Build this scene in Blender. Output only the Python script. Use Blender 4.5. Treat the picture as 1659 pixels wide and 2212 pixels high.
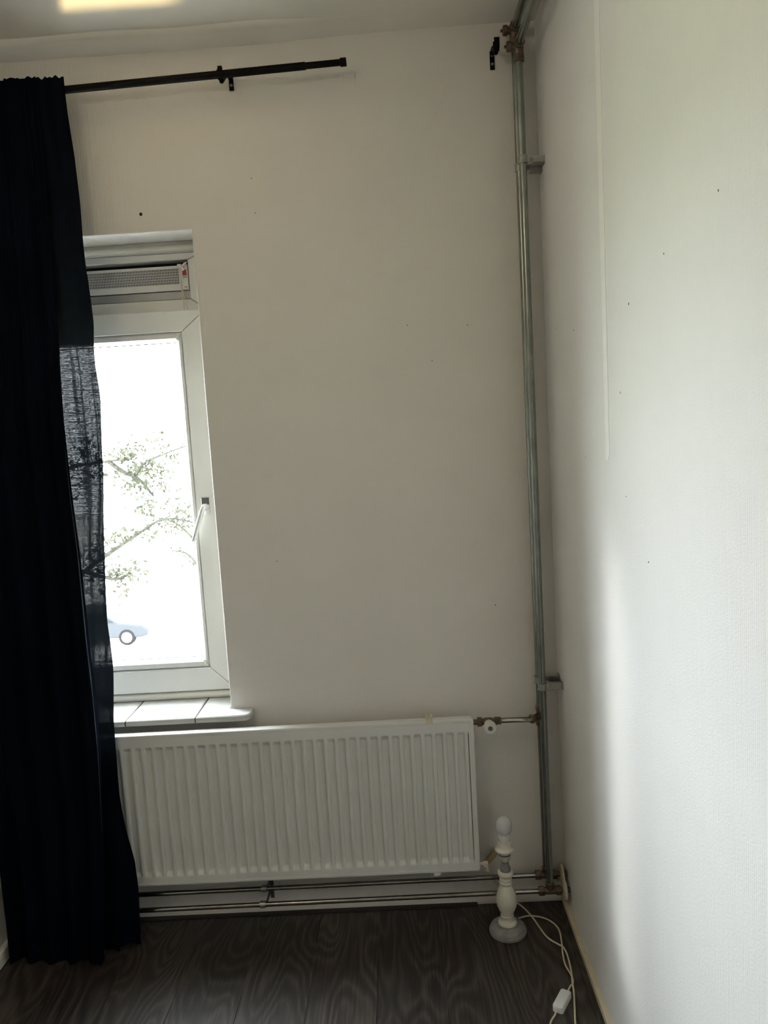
import bpy, bmesh, math, random
from mathutils import Vector, Matrix

# ------------------------------------------------------------------ reset
for o in list(bpy.data.objects):
    bpy.data.objects.remove(o, do_unlink=True)
scene = bpy.context.scene
COL = scene.collection
random.seed(7)

# ------------------------------------------------------------------ camera
cam_data = bpy.data.cameras.new('camera')
cam_data.sensor_fit = 'HORIZONTAL'
cam_data.sensor_width = 36.0
cam_data.lens = 36.0 * 1661.0 / 1659.0
cam_data.clip_start = 0.02
cam = bpy.data.objects.new('camera', cam_data)
COL.objects.link(cam)


def camera_matrix(loc, yaw, pitch, roll):
    cy, sy, cp, sp = math.cos(yaw), math.sin(yaw), math.cos(pitch), math.sin(pitch)
    f = Vector((sy * cp, cy * cp, sp))
    r = Vector((cy, -sy, 0))
    u = r.cross(f)
    cr, sr = math.cos(roll), math.sin(roll)
    r2, u2 = cr * r + sr * u, -sr * r + cr * u
    return Matrix(((r2.x, u2.x, -f.x, loc[0]), (r2.y, u2.y, -f.y, loc[1]),
                   (r2.z, u2.z, -f.z, loc[2]), (0, 0, 0, 1)))


cam.matrix_world = camera_matrix((-0.4583, -2.37, 1.5577), math.radians(-1.2364),
                                 math.radians(-6.1374), math.radians(-3.3708))
scene.camera = cam

# ------------------------------------------------------------------ world, sun, exposure
SKY = 43.0
world = bpy.data.worlds.new('sky')
scene.world = world
world.use_nodes = True
wn = world.node_tree
wn.nodes.clear()
w_out = wn.nodes.new('ShaderNodeOutputWorld')
w_bg = wn.nodes.new('ShaderNodeBackground')
w_bg.inputs['Color'].default_value = (0.90, 0.955, 1.03, 1)
w_bg.inputs['Strength'].default_value = SKY
wn.links.new(w_bg.outputs[0], w_out.inputs[0])


def add_light(name, kind, energy, loc, direction, color=(1, 1, 1)):
    ld = bpy.data.lights.new(name, kind)
    ld.energy = energy
    ld.color = color
    ob = bpy.data.objects.new(name, ld)
    ob.location = loc
    ob.rotation_euler = Vector(direction).to_track_quat('-Z', 'Y').to_euler()
    COL.objects.link(ob)
    return ob


# low hazy sun, shining in obliquely from the left between curtain and reveal
SUN_EL = math.radians(21)
sun_h = Vector((1.0, -0.585, 0)).normalized()
sun_dir = sun_h * math.cos(SUN_EL) + Vector((0, 0, -math.sin(SUN_EL)))
sun = add_light('hazy_sun', 'SUN', 1.5, (-6, 6, 6), sun_dir, (1.0, 0.98, 0.95))
sun.data.angle = math.radians(6.0)
# spot light added outdoors, aimed up to throw the warm ceiling patch
patch_src = Vector((-2.7, 3.45, -6.5))
patch_spot = add_light('ceiling_patch_spot', 'SPOT', 6500.0, patch_src, Vector((-1.24, 0.135, 1.6)) - patch_src, (1.0, 0.74, 0.36))
patch_spot.data.spot_size = math.radians(16)
patch_spot.data.spot_blend = 0.3
patch_spot.data.shadow_soft_size = 0.32
# portal that guides sky sampling through the window opening
portal = add_light('window_portal', 'AREA', 1.0, (-1.375, 0.245, 1.44), (0, -1, 0))
portal.data.shape = 'RECTANGLE'
portal.data.size = 0.72
portal.data.size_y = 1.7
try:
    portal.data.cycles.is_portal = True
except Exception:
    bpy.data.objects.remove(portal, do_unlink=True)

# warm fill light added under the ceiling, with no fixture
warm_fill_light = add_light('warm_fill', 'POINT', 6.0, (-1.3, -1.9, 2.50), (0, 0, -1), (1.0, 0.86, 0.66))
warm_fill_light.data.shadow_soft_size = 0.14

scene.view_settings.view_transform = 'Standard'
scene.view_settings.look = 'None'
scene.view_settings.gamma = 1.0
scene.view_settings.exposure = 0.40
scene.view_settings.use_curve_mapping = False


# ------------------------------------------------------------------ materials
def new_mat(name):
    m = bpy.data.materials.new(name)
    m.use_nodes = True
    nt = m.node_tree
    return m, nt, nt.nodes['Principled BSDF'], nt.nodes['Material Output']


def N(nt, kind, **kw):
    n = nt.nodes.new(kind)
    for k, v in kw.items():
        if k in n.inputs:
            n.inputs[k].default_value = v
        else:
            setattr(n, k, v)
    return n


def ramp(nt, stops):
    r = nt.nodes.new('ShaderNodeValToRGB')
    el = r.color_ramp.elements
    while len(el) < len(stops):
        el.new(0.5)
    for e, (p, c) in zip(el, stops):
        e.position = p
        e.color = (*c, 1) if len(c) == 3 else c
    return r


def coords(nt, scale=(1, 1, 1), kind='Object'):
    tc = nt.nodes.new('ShaderNodeTexCoord')
    mp = nt.nodes.new('ShaderNodeMapping')
    mp.inputs['Scale'].default_value = scale
    nt.links.new(tc.outputs[kind], mp.inputs['Vector'])
    return mp.outputs[0]


def simple(name, color, rough=0.5, metal=0.0, var=0.06, scale=30.0, bump=0.0, spec=0.5):
    """plain material with a little procedural mottling"""
    m, nt, b, out = new_mat(name)
    v = coords(nt)
    nz = N(nt, 'ShaderNodeTexNoise', Scale=scale, Detail=4.0)
    nt.links.new(v, nz.inputs['Vector'])
    lo = tuple(max(0, c * (1 - var)) for c in color)
    hi = tuple(min(1, c * (1 + var)) for c in color)
    r = ramp(nt, [(0.3, lo), (0.7, hi)])
    nt.links.new(nz.outputs['Fac'], r.inputs['Fac'])
    nt.links.new(r.outputs['Color'], b.inputs['Base Color'])
    b.inputs['Roughness'].default_value = rough
    b.inputs['Metallic'].default_value = metal
    b.inputs['Specular IOR Level'].default_value = spec
    if bump > 0:
        bp = N(nt, 'ShaderNodeBump', Strength=bump, Distance=0.002)
        nt.links.new(nz.outputs['Fac'], bp.inputs['Height'])
        nt.links.new(bp.outputs[0], b.inputs['Normal'])
    return m


def wallpaper(name, color, ribs, axis, rib_range=None):
    """painted glass-fibre paper: fine vertical ribs plus a woven fleck"""
    m, nt, b, out = new_mat(name)
    v = coords(nt)
    sep = N(nt, 'ShaderNodeSeparateXYZ')
    nt.links.new(v, sep.inputs[0])
    comb = N(nt, 'ShaderNodeCombineXYZ')
    nt.links.new(sep.outputs[axis], comb.inputs[0])
    nt.links.new(sep.outputs[2], comb.inputs[1])
    mp1 = N(nt, 'ShaderNodeMapping')
    mp1.inputs['Scale'].default_value = (260, 1.2, 1)
    nt.links.new(comb.outputs[0], mp1.inputs[0])
    n1 = N(nt, 'ShaderNodeTexNoise', Scale=1.0, Detail=1.0)
    nt.links.new(mp1.outputs[0], n1.inputs['Vector'])
    mp2 = N(nt, 'ShaderNodeMapping')
    mp2.inputs['Scale'].default_value = (150, 270, 1)
    nt.links.new(comb.outputs[0], mp2.inputs[0])
    n2 = N(nt, 'ShaderNodeTexNoise', Scale=1.0, Detail=1.0)
    nt.links.new(mp2.outputs[0], n2.inputs['Vector'])
    wv = N(nt, 'ShaderNodeTexWave', Scale=1.0, Distortion=0.6)
    wv.bands_direction = 'X'
    mp3 = N(nt, 'ShaderNodeMapping')
    mp3.inputs['Scale'].default_value = (52, 2, 1)
    nt.links.new(comb.outputs[0], mp3.inputs[0])
    nt.links.new(mp3.outputs[0], wv.inputs['Vector'])
    a1 = N(nt, 'ShaderNodeMath', operation='MULTIPLY_ADD')
    nt.links.new(n1.outputs['Fac'], a1.inputs[0])
    a1.inputs[1].default_value = ribs
    if rib_range:
        # ribs grow shallower towards the right
        mr = N(nt, 'ShaderNodeMapRange')
        for nm_, v_ in zip(('From Min', 'From Max', 'To Min', 'To Max'), rib_range):
            mr.inputs[nm_].default_value = v_
        nt.links.new(sep.outputs[0], mr.inputs['Value'])
        nt.links.new(mr.outputs['Result'], a1.inputs[1])
    a2 = N(nt, 'ShaderNodeMath', operation='MULTIPLY')
    nt.links.new(n2.outputs['Fac'], a2.inputs[0])
    a2.inputs[1].default_value = 1.0
    nt.links.new(a2.outputs[0], a1.inputs[2])
    a3 = N(nt, 'ShaderNodeMath', operation='MULTIPLY_ADD')
    nt.links.new(wv.outputs['Fac'], a3.inputs[0])
    a3.inputs[1].default_value = ribs * 0.35
    nt.links.new(a1.outputs[0], a3.inputs[2])
    bp = N(nt, 'ShaderNodeBump', Strength=0.42, Distance=0.0013)
    nt.links.new(a3.outputs[0], bp.inputs['Height'])
    nt.links.new(bp.outputs[0], b.inputs['Normal'])
    # faint dirt
    n3 = N(nt, 'ShaderNodeTexNoise', Scale=2.2, Detail=6.0, Roughness=0.6)
    nt.links.new(v, n3.inputs['Vector'])
    r = ramp(nt, [(0.25, tuple(c * 0.95 for c in color)), (0.65, color)])
    nt.links.new(n3.outputs['Fac'], r.inputs['Fac'])
    nt.links.new(r.outputs['Color'], b.inputs['Base Color'])
    b.inputs['Roughness'].default_value = 0.62
    b.inputs['Specular IOR Level'].default_value = 0.3
    return m


def wood_floor():
    m, nt, b, out = new_mat('dark_oak_laminate')
    tc = N(nt, 'ShaderNodeTexCoord')
    oi = N(nt, 'ShaderNodeObjectInfo')
    off = N(nt, 'ShaderNodeVectorMath', operation='MULTIPLY')
    cb = N(nt, 'ShaderNodeCombineXYZ')
    for i in range(3):
        nt.links.new(oi.outputs['Random'], cb.inputs[i])
    nt.links.new(cb.outputs[0], off.inputs[0])
    off.inputs[1].default_value = (3.1, 17.0, 5.0)
    add = N(nt, 'ShaderNodeVectorMath', operation='ADD')
    nt.links.new(tc.outputs['Object'], add.inputs[0])
    nt.links.new(off.outputs[0], add.inputs[1])
    # cathedral figure: rings of a stretched, warped field
    mp = N(nt, 'ShaderNodeMapping')
    mp.inputs['Scale'].default_value = (5.0, 1.3, 1)
    nt.links.new(add.outputs[0], mp.inputs[0])
    nb = N(nt, 'ShaderNodeTexNoise', Scale=1.3, Detail=1.5, Roughness=0.4)
    nt.links.new(mp.outputs[0], nb.inputs['Vector'])
    mul = N(nt, 'ShaderNodeMath', operation='MULTIPLY')
    nt.links.new(nb.outputs['Fac'], mul.inputs[0])
    mul.inputs[1].default_value = 20.0
    fr = N(nt, 'ShaderNodeMath', operation='PINGPONG')
    nt.links.new(mul.outputs[0], fr.inputs[0])
    fr.inputs[1].default_value = 0.5
    # fine pores along the board
    mp2 = N(nt, 'ShaderNodeMapping')
    mp2.inputs['Scale'].default_value = (240, 5, 1)
    nt.links.new(add.outputs[0], mp2.inputs[0])
    n2 = N(nt, 'ShaderNodeTexNoise', Scale=1.0, Detail=3.0)
    nt.links.new(mp2.outputs[0], n2.inputs['Vector'])
    mix = N(nt, 'ShaderNodeMath', operation='MULTIPLY_ADD')
    nt.links.new(fr.outputs[0], mix.inputs[0])
    mix.inputs[1].default_value = 0.62
    sc = N(nt, 'ShaderNodeMath', operation='MULTIPLY')
    nt.links.new(n2.outputs['Fac'], sc.inputs[0])
    sc.inputs[1].default_value = 0.72
    nt.links.new(sc.outputs[0], mix.inputs[2])
    r = ramp(nt, [(0.25, (0.012, 0.0092, 0.0074)), (0.5, (0.031, 0.0238, 0.0193)), (0.80, (0.084, 0.068, 0.058))])
    nt.links.new(mix.outputs[0], r.inputs['Fac'])
    tone = N(nt, 'ShaderNodeMath', operation='MULTIPLY_ADD')
    nt.links.new(oi.outputs['Random'], tone.inputs[0])
    tone.inputs[1].default_value = 0.35
    tone.inputs[2].default_value = 0.8
    mx = N(nt, 'ShaderNodeVectorMath', operation='SCALE')
    nt.links.new(r.outputs['Color'], mx.inputs[0])
    nt.links.new(tone.outputs[0], mx.inputs['Scale'])
    nt.links.new(mx.outputs[0], b.inputs['Base Color'])
    b.inputs['Roughness'].default_value = 0.42
    bp = N(nt, 'ShaderNodeBump', Strength=0.25, Distance=0.0008)
    nt.links.new(mix.outputs[0], bp.inputs['Height'])
    nt.links.new(bp.outputs[0], b.inputs['Normal'])
    return m


def curtain_cloth():
    """dark navy slubby weave, letting a little light through its gaps"""
    m, nt, b, out = new_mat('navy_slub_weave')
    nt.nodes.remove(b)
    tc = N(nt, 'ShaderNodeTexCoord')

    def field(sx, sy, det):
        mp_ = N(nt, 'ShaderNodeMapping')
        mp_.inputs['Scale'].default_value = (sx, sy, 1)
        nt.links.new(tc.outputs['UV'], mp_.inputs[0])
        nz_ = N(nt, 'ShaderNodeTexNoise', Scale=1.0, Detail=det, Roughness=0.6)
        nt.links.new(mp_.outputs[0], nz_.inputs['Vector'])
        return nz_.outputs['Fac']

    def mth(op, a, b):
        m_ = N(nt, 'ShaderNodeMath', operation=op)
        for k_, v_ in enumerate((a, b)):
            if isinstance(v_, (int, float)):
                m_.inputs[k_].default_value = v_
            else:
                nt.links.new(v_, m_.inputs[k_])
        return m_.outputs[0]

    slub = field(130, 300, 2.0)          # short thick places in the weft
    weft = field(14, 420, 1.0)           # weft threads
    crease = field(75, 1.1, 2.0)         # long vertical creases where the cloth is denser
    mix_ = mth('ADD', mth('MULTIPLY', slub, 0.55), mth('MULTIPLY', weft, 0.45))
    gaps = ramp(nt, [(0.44, (0.03, 0.03, 0.03)), (0.64, (1, 1, 1))])
    nt.links.new(mix_, gaps.inputs['Fac'])
    cr = ramp(nt, [(0.36, (0.08, 0.08, 0.08)), (0.50, (1, 1, 1))])
    nt.links.new(crease, cr.inputs['Fac'])
    av_out = mix_
    gs = N(nt, 'ShaderNodeMath', operation='MULTIPLY')
    nt.links.new(mth('MULTIPLY', gaps.outputs['Color'], cr.outputs['Color']), gs.inputs[0])
    gs.inputs[1].default_value = 0.0095
    diff = N(nt, 'ShaderNodeBsdfDiffuse')
    diff.inputs['Color'].default_value = (0.0032, 0.0049, 0.0088, 1)
    bp = N(nt, 'ShaderNodeBump', Strength=0.5, Distance=0.001)
    nt.links.new(av_out, bp.inputs['Height'])
    nt.links.new(bp.outputs[0], diff.inputs['Normal'])
    tl = N(nt, 'ShaderNodeBsdfTranslucent')
    tl.inputs['Color'].default_value = (0.0004, 0.0005, 0.0006, 1)
    ad = N(nt, 'ShaderNodeAddShader')
    nt.links.new(diff.outputs[0], ad.inputs[0])
    nt.links.new(tl.outputs[0], ad.inputs[1])
    tr = N(nt, 'ShaderNodeBsdfTransparent')
    ms = N(nt, 'ShaderNodeMixShader')
    nt.links.new(gs.outputs[0], ms.inputs[0])
    nt.links.new(ad.outputs[0], ms.inputs[1])
    nt.links.new(tr.outputs[0], ms.inputs[2])
    nt.links.new(ms.outputs[0], out.inputs['Surface'])
    return m


def window_glass():
    m, nt, b, out = new_mat('clear_window_glass')
    nt.nodes.remove(b)
    tr = N(nt, 'ShaderNodeBsdfTransparent')
    tr.inputs['Color'].default_value = (0.96, 0.98, 0.97, 1)
    gl = N(nt, 'ShaderNodeBsdfGlossy', Roughness=0.0)
    # same reflectance from either side of the thin pane (no internal trapping)
    ge = N(nt, 'ShaderNodeNewGeometry')
    io = N(nt, 'ShaderNodeMapRange')
    io.inputs['To Min'].default_value = 1.5
    io.inputs['To Max'].default_value = 1.0 / 1.5
    nt.links.new(ge.outputs['Backfacing'], io.inputs['Value'])
    fz = N(nt, 'ShaderNodeFresnel')
    nt.links.new(io.outputs['Result'], fz.inputs['IOR'])
    ms = N(nt, 'ShaderNodeMixShader')
    nt.links.new(fz.outputs[0], ms.inputs[0])
    nt.links.new(tr.outputs[0], ms.inputs[1])
    nt.links.new(gl.outputs[0], ms.inputs[2])
    nt.links.new(ms.outputs[0], out.inputs['Surface'])
    return m


WALL_C = (0.80, 0.765, 0.715)
M = dict(
    wall_back=wallpaper('ribbed_wallpaper_back', WALL_C, 0.55, 0, (-1.36, -1.02, 2.6, 0.45)),
    wall_right=wallpaper('ribbed_wallpaper_right', (0.83, 0.818, 0.80), 0.7, 1),
    plain_wall=simple('painted_plaster', (0.78, 0.745, 0.68), 0.7, var=0.03, scale=3),
    covering=simple('smooth_pale_finish', (0.90, 0.885, 0.85), 0.55, var=0.02),
    ceiling=simple('ceiling_plaster', (0.80, 0.765, 0.69), 0.75, var=0.04, scale=5, bump=0.15),
    floor=wood_floor(),
    sub=simple('dark_underlay', (0.015, 0.012, 0.010), 0.8),
    dark_trim=simple('dark_floor_trim', (0.020, 0.017, 0.015), 0.6),
    cream=simple('cream_gloss_paint', (0.66, 0.58, 0.43), 0.35, var=0.05),
    upvc=simple('white_plastic_frame', (0.80, 0.795, 0.765), 0.32, var=0.03, scale=8),
    bead=simple('white_glazing_bead', (0.74, 0.735, 0.71), 0.34, var=0.03, scale=8),
    moulding=simple('cream_painted_wood', (0.78, 0.755, 0.68), 0.45, var=0.03, scale=8),
    black=simple('black_rubber', (0.006, 0.006, 0.006), 0.7),
    spacer=simple('grey_spacer_bar', (0.10, 0.11, 0.12), 0.35, 0.6),
    glass=window_glass(),
    tile=simple('white_sill_tile', (0.52, 0.52, 0.495), 0.35, var=0.03, scale=6),
    grout=simple('dark_grout', (0.07, 0.065, 0.055), 0.95, spec=0.1),
    grille=simple('white_enamel', (0.80, 0.79, 0.75), 0.4, var=0.04),
    alu=simple('grey_aluminium', (0.42, 0.42, 0.41), 0.45, 0.3),
    red=simple('red_plastic', (0.36, 0.012, 0.012), 0.4),
    string=simple('cream_string', (0.72, 0.67, 0.55), 0.8),
    handle=simple('satin_handle', (0.74, 0.735, 0.72), 0.25, 0.25),
    dark_metal=simple('dark_grey_metal', (0.12, 0.12, 0.12), 0.4, 0.6),
    radiator=simple('radiator_enamel', (0.72, 0.715, 0.685), 0.45, var=0.02, scale=12, spec=0.35),
    steel=simple('galvanised_steel', (0.27, 0.29, 0.265), 0.24, 0.9, var=0.16, scale=22),
    chrome=simple('tarnished_chrome', (0.30, 0.29, 0.265), 0.17, 0.97, var=0.15, scale=40),
    brass=simple('brown_brass', (0.135, 0.098, 0.068), 0.40, 0.55, var=0.35, scale=60, bump=0.2),
    zinc=simple('zinc_plated', (0.38, 0.38, 0.36), 0.30, 0.85, var=0.12, scale=60),
    knob=simple('white_knob_plastic', (0.70, 0.68, 0.62), 0.35),
    cream_plastic=simple('cream_plastic', (0.66, 0.60, 0.46), 0.4),
    tan_plastic=simple('tan_plastic', (0.46, 0.34, 0.19), 0.45),
    rod=simple('matt_black_steel', (0.006, 0.006, 0.006), 0.5, 0.0, var=0.2, spec=0.08),
    screw=simple('screw_steel', (0.30, 0.30, 0.29), 0.35, 0.9),
    curtain=curtain_cloth(),
    fold_rim_light=simple('grey_blue_rim_light', (0.045, 0.056, 0.066), 0.9),
    lamp_white=simple('cream_lacquer', (0.72, 0.69, 0.59), 0.30, var=0.04, scale=14),
    lamp_grey=simple('grey_washed_wood', (0.26, 0.255, 0.25), 0.65, var=0.22, scale=45, bump=0.2),
    socket=simple('white_bakelite', (0.74, 0.70, 0.61), 0.35),
    socket_low=simple('pale_grey_bakelite', (0.60, 0.58, 0.54), 0.4),
    bulb=simple('frosted_bulb', (0.62, 0.62, 0.62), 0.25, var=0.03),
    switch=simple('white_switch_plastic', (0.78, 0.78, 0.77), 0.4),
    cord=simple('ivory_flex', (0.66, 0.60, 0.45), 0.45),
    ground=simple('pale_paving', (0.70, 0.68, 0.64), 0.9, var=0.12, scale=0.6),
    grass=simple('dry_summer_grass', (0.30, 0.35, 0.18), 0.9, var=0.3, scale=2.0),
    bark=simple('dark_bark', (0.019, 0.0185, 0.0150), 1.0, var=0.3, scale=9, spec=0.0),
    leaf=simple('olive_leaf', (0.021, 0.0213, 0.014), 1.0, var=0.3, scale=5, spec=0.0),
    car_paint=simple('dark_car_paint', (0.018, 0.019, 0.021), 0.6, spec=0.04),
    car_glass=simple('dark_car_window', (0.010, 0.011, 0.012), 0.4, spec=0.04),
    tyre=simple('black_tyre', (0.008, 0.008, 0.008), 1.0, spec=0.0),
    rim=simple('light_alloy', (0.60, 0.60, 0.60), 0.35, 0.3),
)


# ------------------------------------------------------------------ mesh helpers
class MB:
    """collects primitives and links them as one mesh object"""

    def __init__(self):
        self.v, self.f = [], []

    def add(self, verts, faces):
        n = len(self.v)
        self.v += [tuple(p) for p in verts]
        self.f += [tuple(i + n for i in fc) for fc in faces]
        return self

    def box(self, lo, hi):
        (a, b, c), (d, e, f) = lo, hi
        return self.add([(a, b, c), (d, b, c), (d, e, c), (a, e, c), (a, b, f), (d, b, f), (d, e, f), (a, e, f)],
                        [(0, 3, 2, 1), (4, 5, 6, 7), (0, 1, 5, 4), (1, 2, 6, 5), (2, 3, 7, 6), (3, 0, 4, 7)])

    def prism(self, poly, d0, d1, axis='y', inset=0.0):
        """extrude a 2-D polygon (counter-clockwise) between d0 and d1 along an axis; inset chamfers the d0 side"""
        def p3(p, d):
            return {'y': (p[0], d, p[1]), 'z': (p[0], p[1], d), 'x': (d, p[0], p[1])}[axis]
        n = len(poly)
        rings = []
        if inset:
            s = 1 if d1 > d0 else -1
            rings.append([p3(p, d0) for p in shrink(poly, inset)])
            rings.append([p3(p, d0 + s * inset) for p in poly])
        else:
            rings.append([p3(p, d0) for p in poly])
        rings.append([p3(p, d1) for p in poly])
        vs = [p for r in rings for p in r]
        fs = []
        for k in range(len(rings) - 1):
            for i in range(n):
                j = (i + 1) % n
                fs.append((k * n + i, k * n + j, (k + 1) * n + j, (k + 1) * n + i))
        fs.append(tuple(range(n))[::-1])
        fs.append(tuple((len(rings) - 1) * n + i for i in range(n)))
        return self.add(vs, fs)

    def tube(self, pts, r, seg=12, caps=True):
        pts = [Vector(p) for p in pts]
        rs = r if isinstance(r, (list, tuple)) else [r] * len(pts)
        n = len(pts)
        t0 = (pts[1] - pts[0]).normalized()
        ref = Vector((0, 0, 1)) if abs(t0.z) < 0.9 else Vector((1, 0, 0))
        u = t0.cross(ref).normalized()
        vs, fs = [], []
        for i, p in enumerate(pts):
            t = (pts[min(i + 1, n - 1)] - pts[max(i - 1, 0)]).normalized()
            u = (u - t * u.dot(t)).normalized()
            w = t.cross(u)
            for k in range(seg):
                a = 2 * math.pi * k / seg
                vs.append(p + (u * math.cos(a) + w * math.sin(a)) * rs[i])
        for i in range(n - 1):
            for k in range(seg):
                k2 = (k + 1) % seg
                fs.append((i * seg + k, i * seg + k2, (i + 1) * seg + k2, (i + 1) * seg + k))
        if caps:
            fs.append(tuple(range(seg))[::-1])
            fs.append(tuple((n - 1) * seg + k for k in range(seg)))
        return self.add(vs, fs)

    def lathe(self, prof, origin=(0, 0, 0), axis=(0, 0, 1), seg=32, rot=0.0):
        """revolve (radius, height) pairs about an axis"""
        q = Vector((0, 0, 1)).rotation_difference(Vector(axis).normalized())
        o = Vector(origin)
        vs, fs = [], []
        n = len(prof)
        for r, h in prof:
            for k in range(seg):
                a = 2 * math.pi * k / seg + rot
                vs.append(o + q @ Vector((r * math.cos(a), r * math.sin(a), h)))
        for i in range(n - 1):
            for k in range(seg):
                k2 = (k + 1) % seg
                fs.append((i * seg + k, i * seg + k2, (i + 1) * seg + k2, (i + 1) * seg + k))
        fs.append(tuple(range(seg))[::-1])
        fs.append(tuple((n - 1) * seg + k for k in range(seg)))
        return self.add(vs, fs)

    def build(self, name, mat, parent=None, smooth=None, bevel=0.0, label=None):
        me = bpy.data.meshes.new(name)
        ox = Vector((0, 0, 0))
        par_w = Vector((0, 0, 0))
        if parent is not None:
            par_w = world_loc(parent)
        me.from_pydata([Vector(p) - par_w for p in self.v], [], self.f)
        bm = bmesh.new()
        bm.from_mesh(me)
        bmesh.ops.recalc_face_normals(bm, faces=bm.faces)
        bm.to_mesh(me)
        bm.free()
        me.materials.append(M[mat])
        if smooth is not None:
            me.polygons.foreach_set('use_smooth', [True] * len(me.polygons))
            if smooth < 180:
                me.set_sharp_from_angle(angle=math.radians(smooth))
        me.update()
        ob = bpy.data.objects.new(name, me)
        COL.objects.link(ob)
        if parent is not None:
            ob.parent = parent
        if bevel:
            md = ob.modifiers.new('bevel', 'BEVEL')
            md.width = bevel
            md.segments = 2
            md.limit_method = 'ANGLE'
            md.angle_limit = math.radians(40)
        if label:
            ob['label'] = label
        return ob


def shrink(poly, d):
    n = len(poly)
    out = []
    area = sum(poly[i][0] * poly[(i + 1) % n][1] - poly[(i + 1) % n][0] * poly[i][1] for i in range(n))
    s = 1 if area > 0 else -1
    for i in range(n):
        p0, p1, p2 = Vector(poly[i - 1]), Vector(poly[i]), Vector(poly[(i + 1) % n])
        e1, e2 = (p1 - p0).normalized(), (p2 - p1).normalized()
        n1, n2 = Vector((-e1.y, e1.x)) * s, Vector((-e2.y, e2.x)) * s
        b = n1 + n2
        b = b / max(b.length_squared, 1e-6) * 2
        out.append(tuple(p1 + b * d))
    return out


def world_loc(o):
    v = Vector(o.location)
    while o.parent is not None:
        o = o.parent
        v += Vector(o.location)
    return v


def thing(name, label, cat, loc=(0, 0, 0), group=None):
    o = bpy.data.objects.new(name, None)
    COL.objects.link(o)
    o.location = loc
    o.empty_display_size = 0.05
    o['label'] = label
    o['category'] = cat
    if group:
        o['group'] = group
    return o


def setting(name, loc=(0, 0, 0)):
    o = bpy.data.objects.new(name, None)
    COL.objects.link(o)
    o.location = loc
    o['kind'] = 'structure'
    return o


def struct(o):
    o['kind'] = 'structure'
    return o


def smoothpts(pts, n=6):
    """Catmull-Rom resampling of a 3-D polyline"""
    P = [Vector(p) for p in pts]
    out = []
    for i in range(len(P) - 1):
        a, b, c, d = P[max(i - 1, 0)], P[i], P[i + 1], P[min(i + 2, len(P) - 1)]
        for k in range(n):
            t = k / n
            out.append(0.5 * ((2 * b) + (c - a) * t + (2 * a - 5 * b + 4 * c - d) * t * t + (3 * b - a - 3 * c + d) * t ** 3))
    out.append(P[-1])
    return out


def interp(x, xs, ys):
    if x <= xs[0]:
        return ys[0]
    for i in range(len(xs) - 1):
        if x <= xs[i + 1]:
            t = (x - xs[i]) / (xs[i + 1] - xs[i])
            return ys[i] + (ys[i + 1] - ys[i]) * t
    return ys[-1]


def sstep(a, b, x):
    t = max(0.0, min(1.0, (x - a) / (b - a)))
    return t * t * (3 - 2 * t)


# ------------------------------------------------------------------ room shell
XR, XL, H, YB = 0.008, -1.762, 2.705, -4.3
OL, OR_, OB, OT = -1.712, -1.035, 0.676, 2.184       # window opening
TH = 0.26
c_ = 0.0035


def rect_ring(x0, x1, z0, z1, y):
    return [(x0, y, z0), (x1, y, z0), (x1, y, z1), (x0, y, z1)]


rings = [rect_ring(XL - 0.3, XR + 0.3, -0.2, H + 0.2, TH), rect_ring(XL - 0.3, XR + 0.3, -0.2, H + 0.2, 0),
         rect_ring(OL - c_, OR_ + c_, OB - c_, OT + c_, 0), rect_ring(OL - c_ * .3, OR_ + c_ * .3, OB - c_ * .3, OT + c_ * .3, c_ * .3), rect_ring(OL, OR_, OB, OT, c_), rect_ring(OL, OR_, OB, OT, TH)]
vs = [p for r in rings for p in r]
fs = []
for k in range(6):
    k2 = (k + 1) % 6
    for i in range(4):
        i2 = (i + 1) % 4
        fs.append((k * 4 + i, k * 4 + i2, k2 * 4 + i2, k2 * 4 + i))
wall_back = struct(MB().add(vs, fs).build('wall_back', 'wall_back'))
wall_right = struct(MB().box((XR, YB - 0.2, -0.2), (XR + 0.12, 0, H + 0.2)).build('wall_right', 'wall_right'))
wall_left = struct(MB().box((XL - 0.12, YB - 0.2, -0.2), (XL, 0, H + 0.2)).build('wall_left', 'plain_wall'))
wall_rear = struct(MB().box((XL, YB - 0.12, -0.2), (XR, YB, H + 0.2)).build('wall_rear', 'plain_wall'))
ceiling = struct(MB().box((XL, YB, H), (XR, 0, H + 0.12)).build('ceiling', 'ceiling'))
floor = struct(MB().box((XL, YB, -0.05), (XR, 0, -0.0095)).build('floor', 'sub'))

# laminate planks running towards the window wall
PW, PL = 0.192, 1.285
plank_mesh = {}


def plank_data(w, l):
    key = (round(w, 4), round(l, 4))
    if key not in plank_mesh:
        c = 0.0009
        poly = [(0, 0), (w, 0), (w, l), (0, l)]
        pb = MB().prism(poly, 0.0, -0.009, 'z', inset=c)
        me = bpy.data.meshes.new('plank')
        me.from_pydata(pb.v, [], pb.f)
        bm = bmesh.new(); bm.from_mesh(me); bmesh.ops.recalc_face_normals(bm, faces=bm.faces); bm.to_mesh(me); bm.free()
        me.materials.append(M['floor'])
        plank_mesh[key] = me
    return plank_mesh[key]


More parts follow.
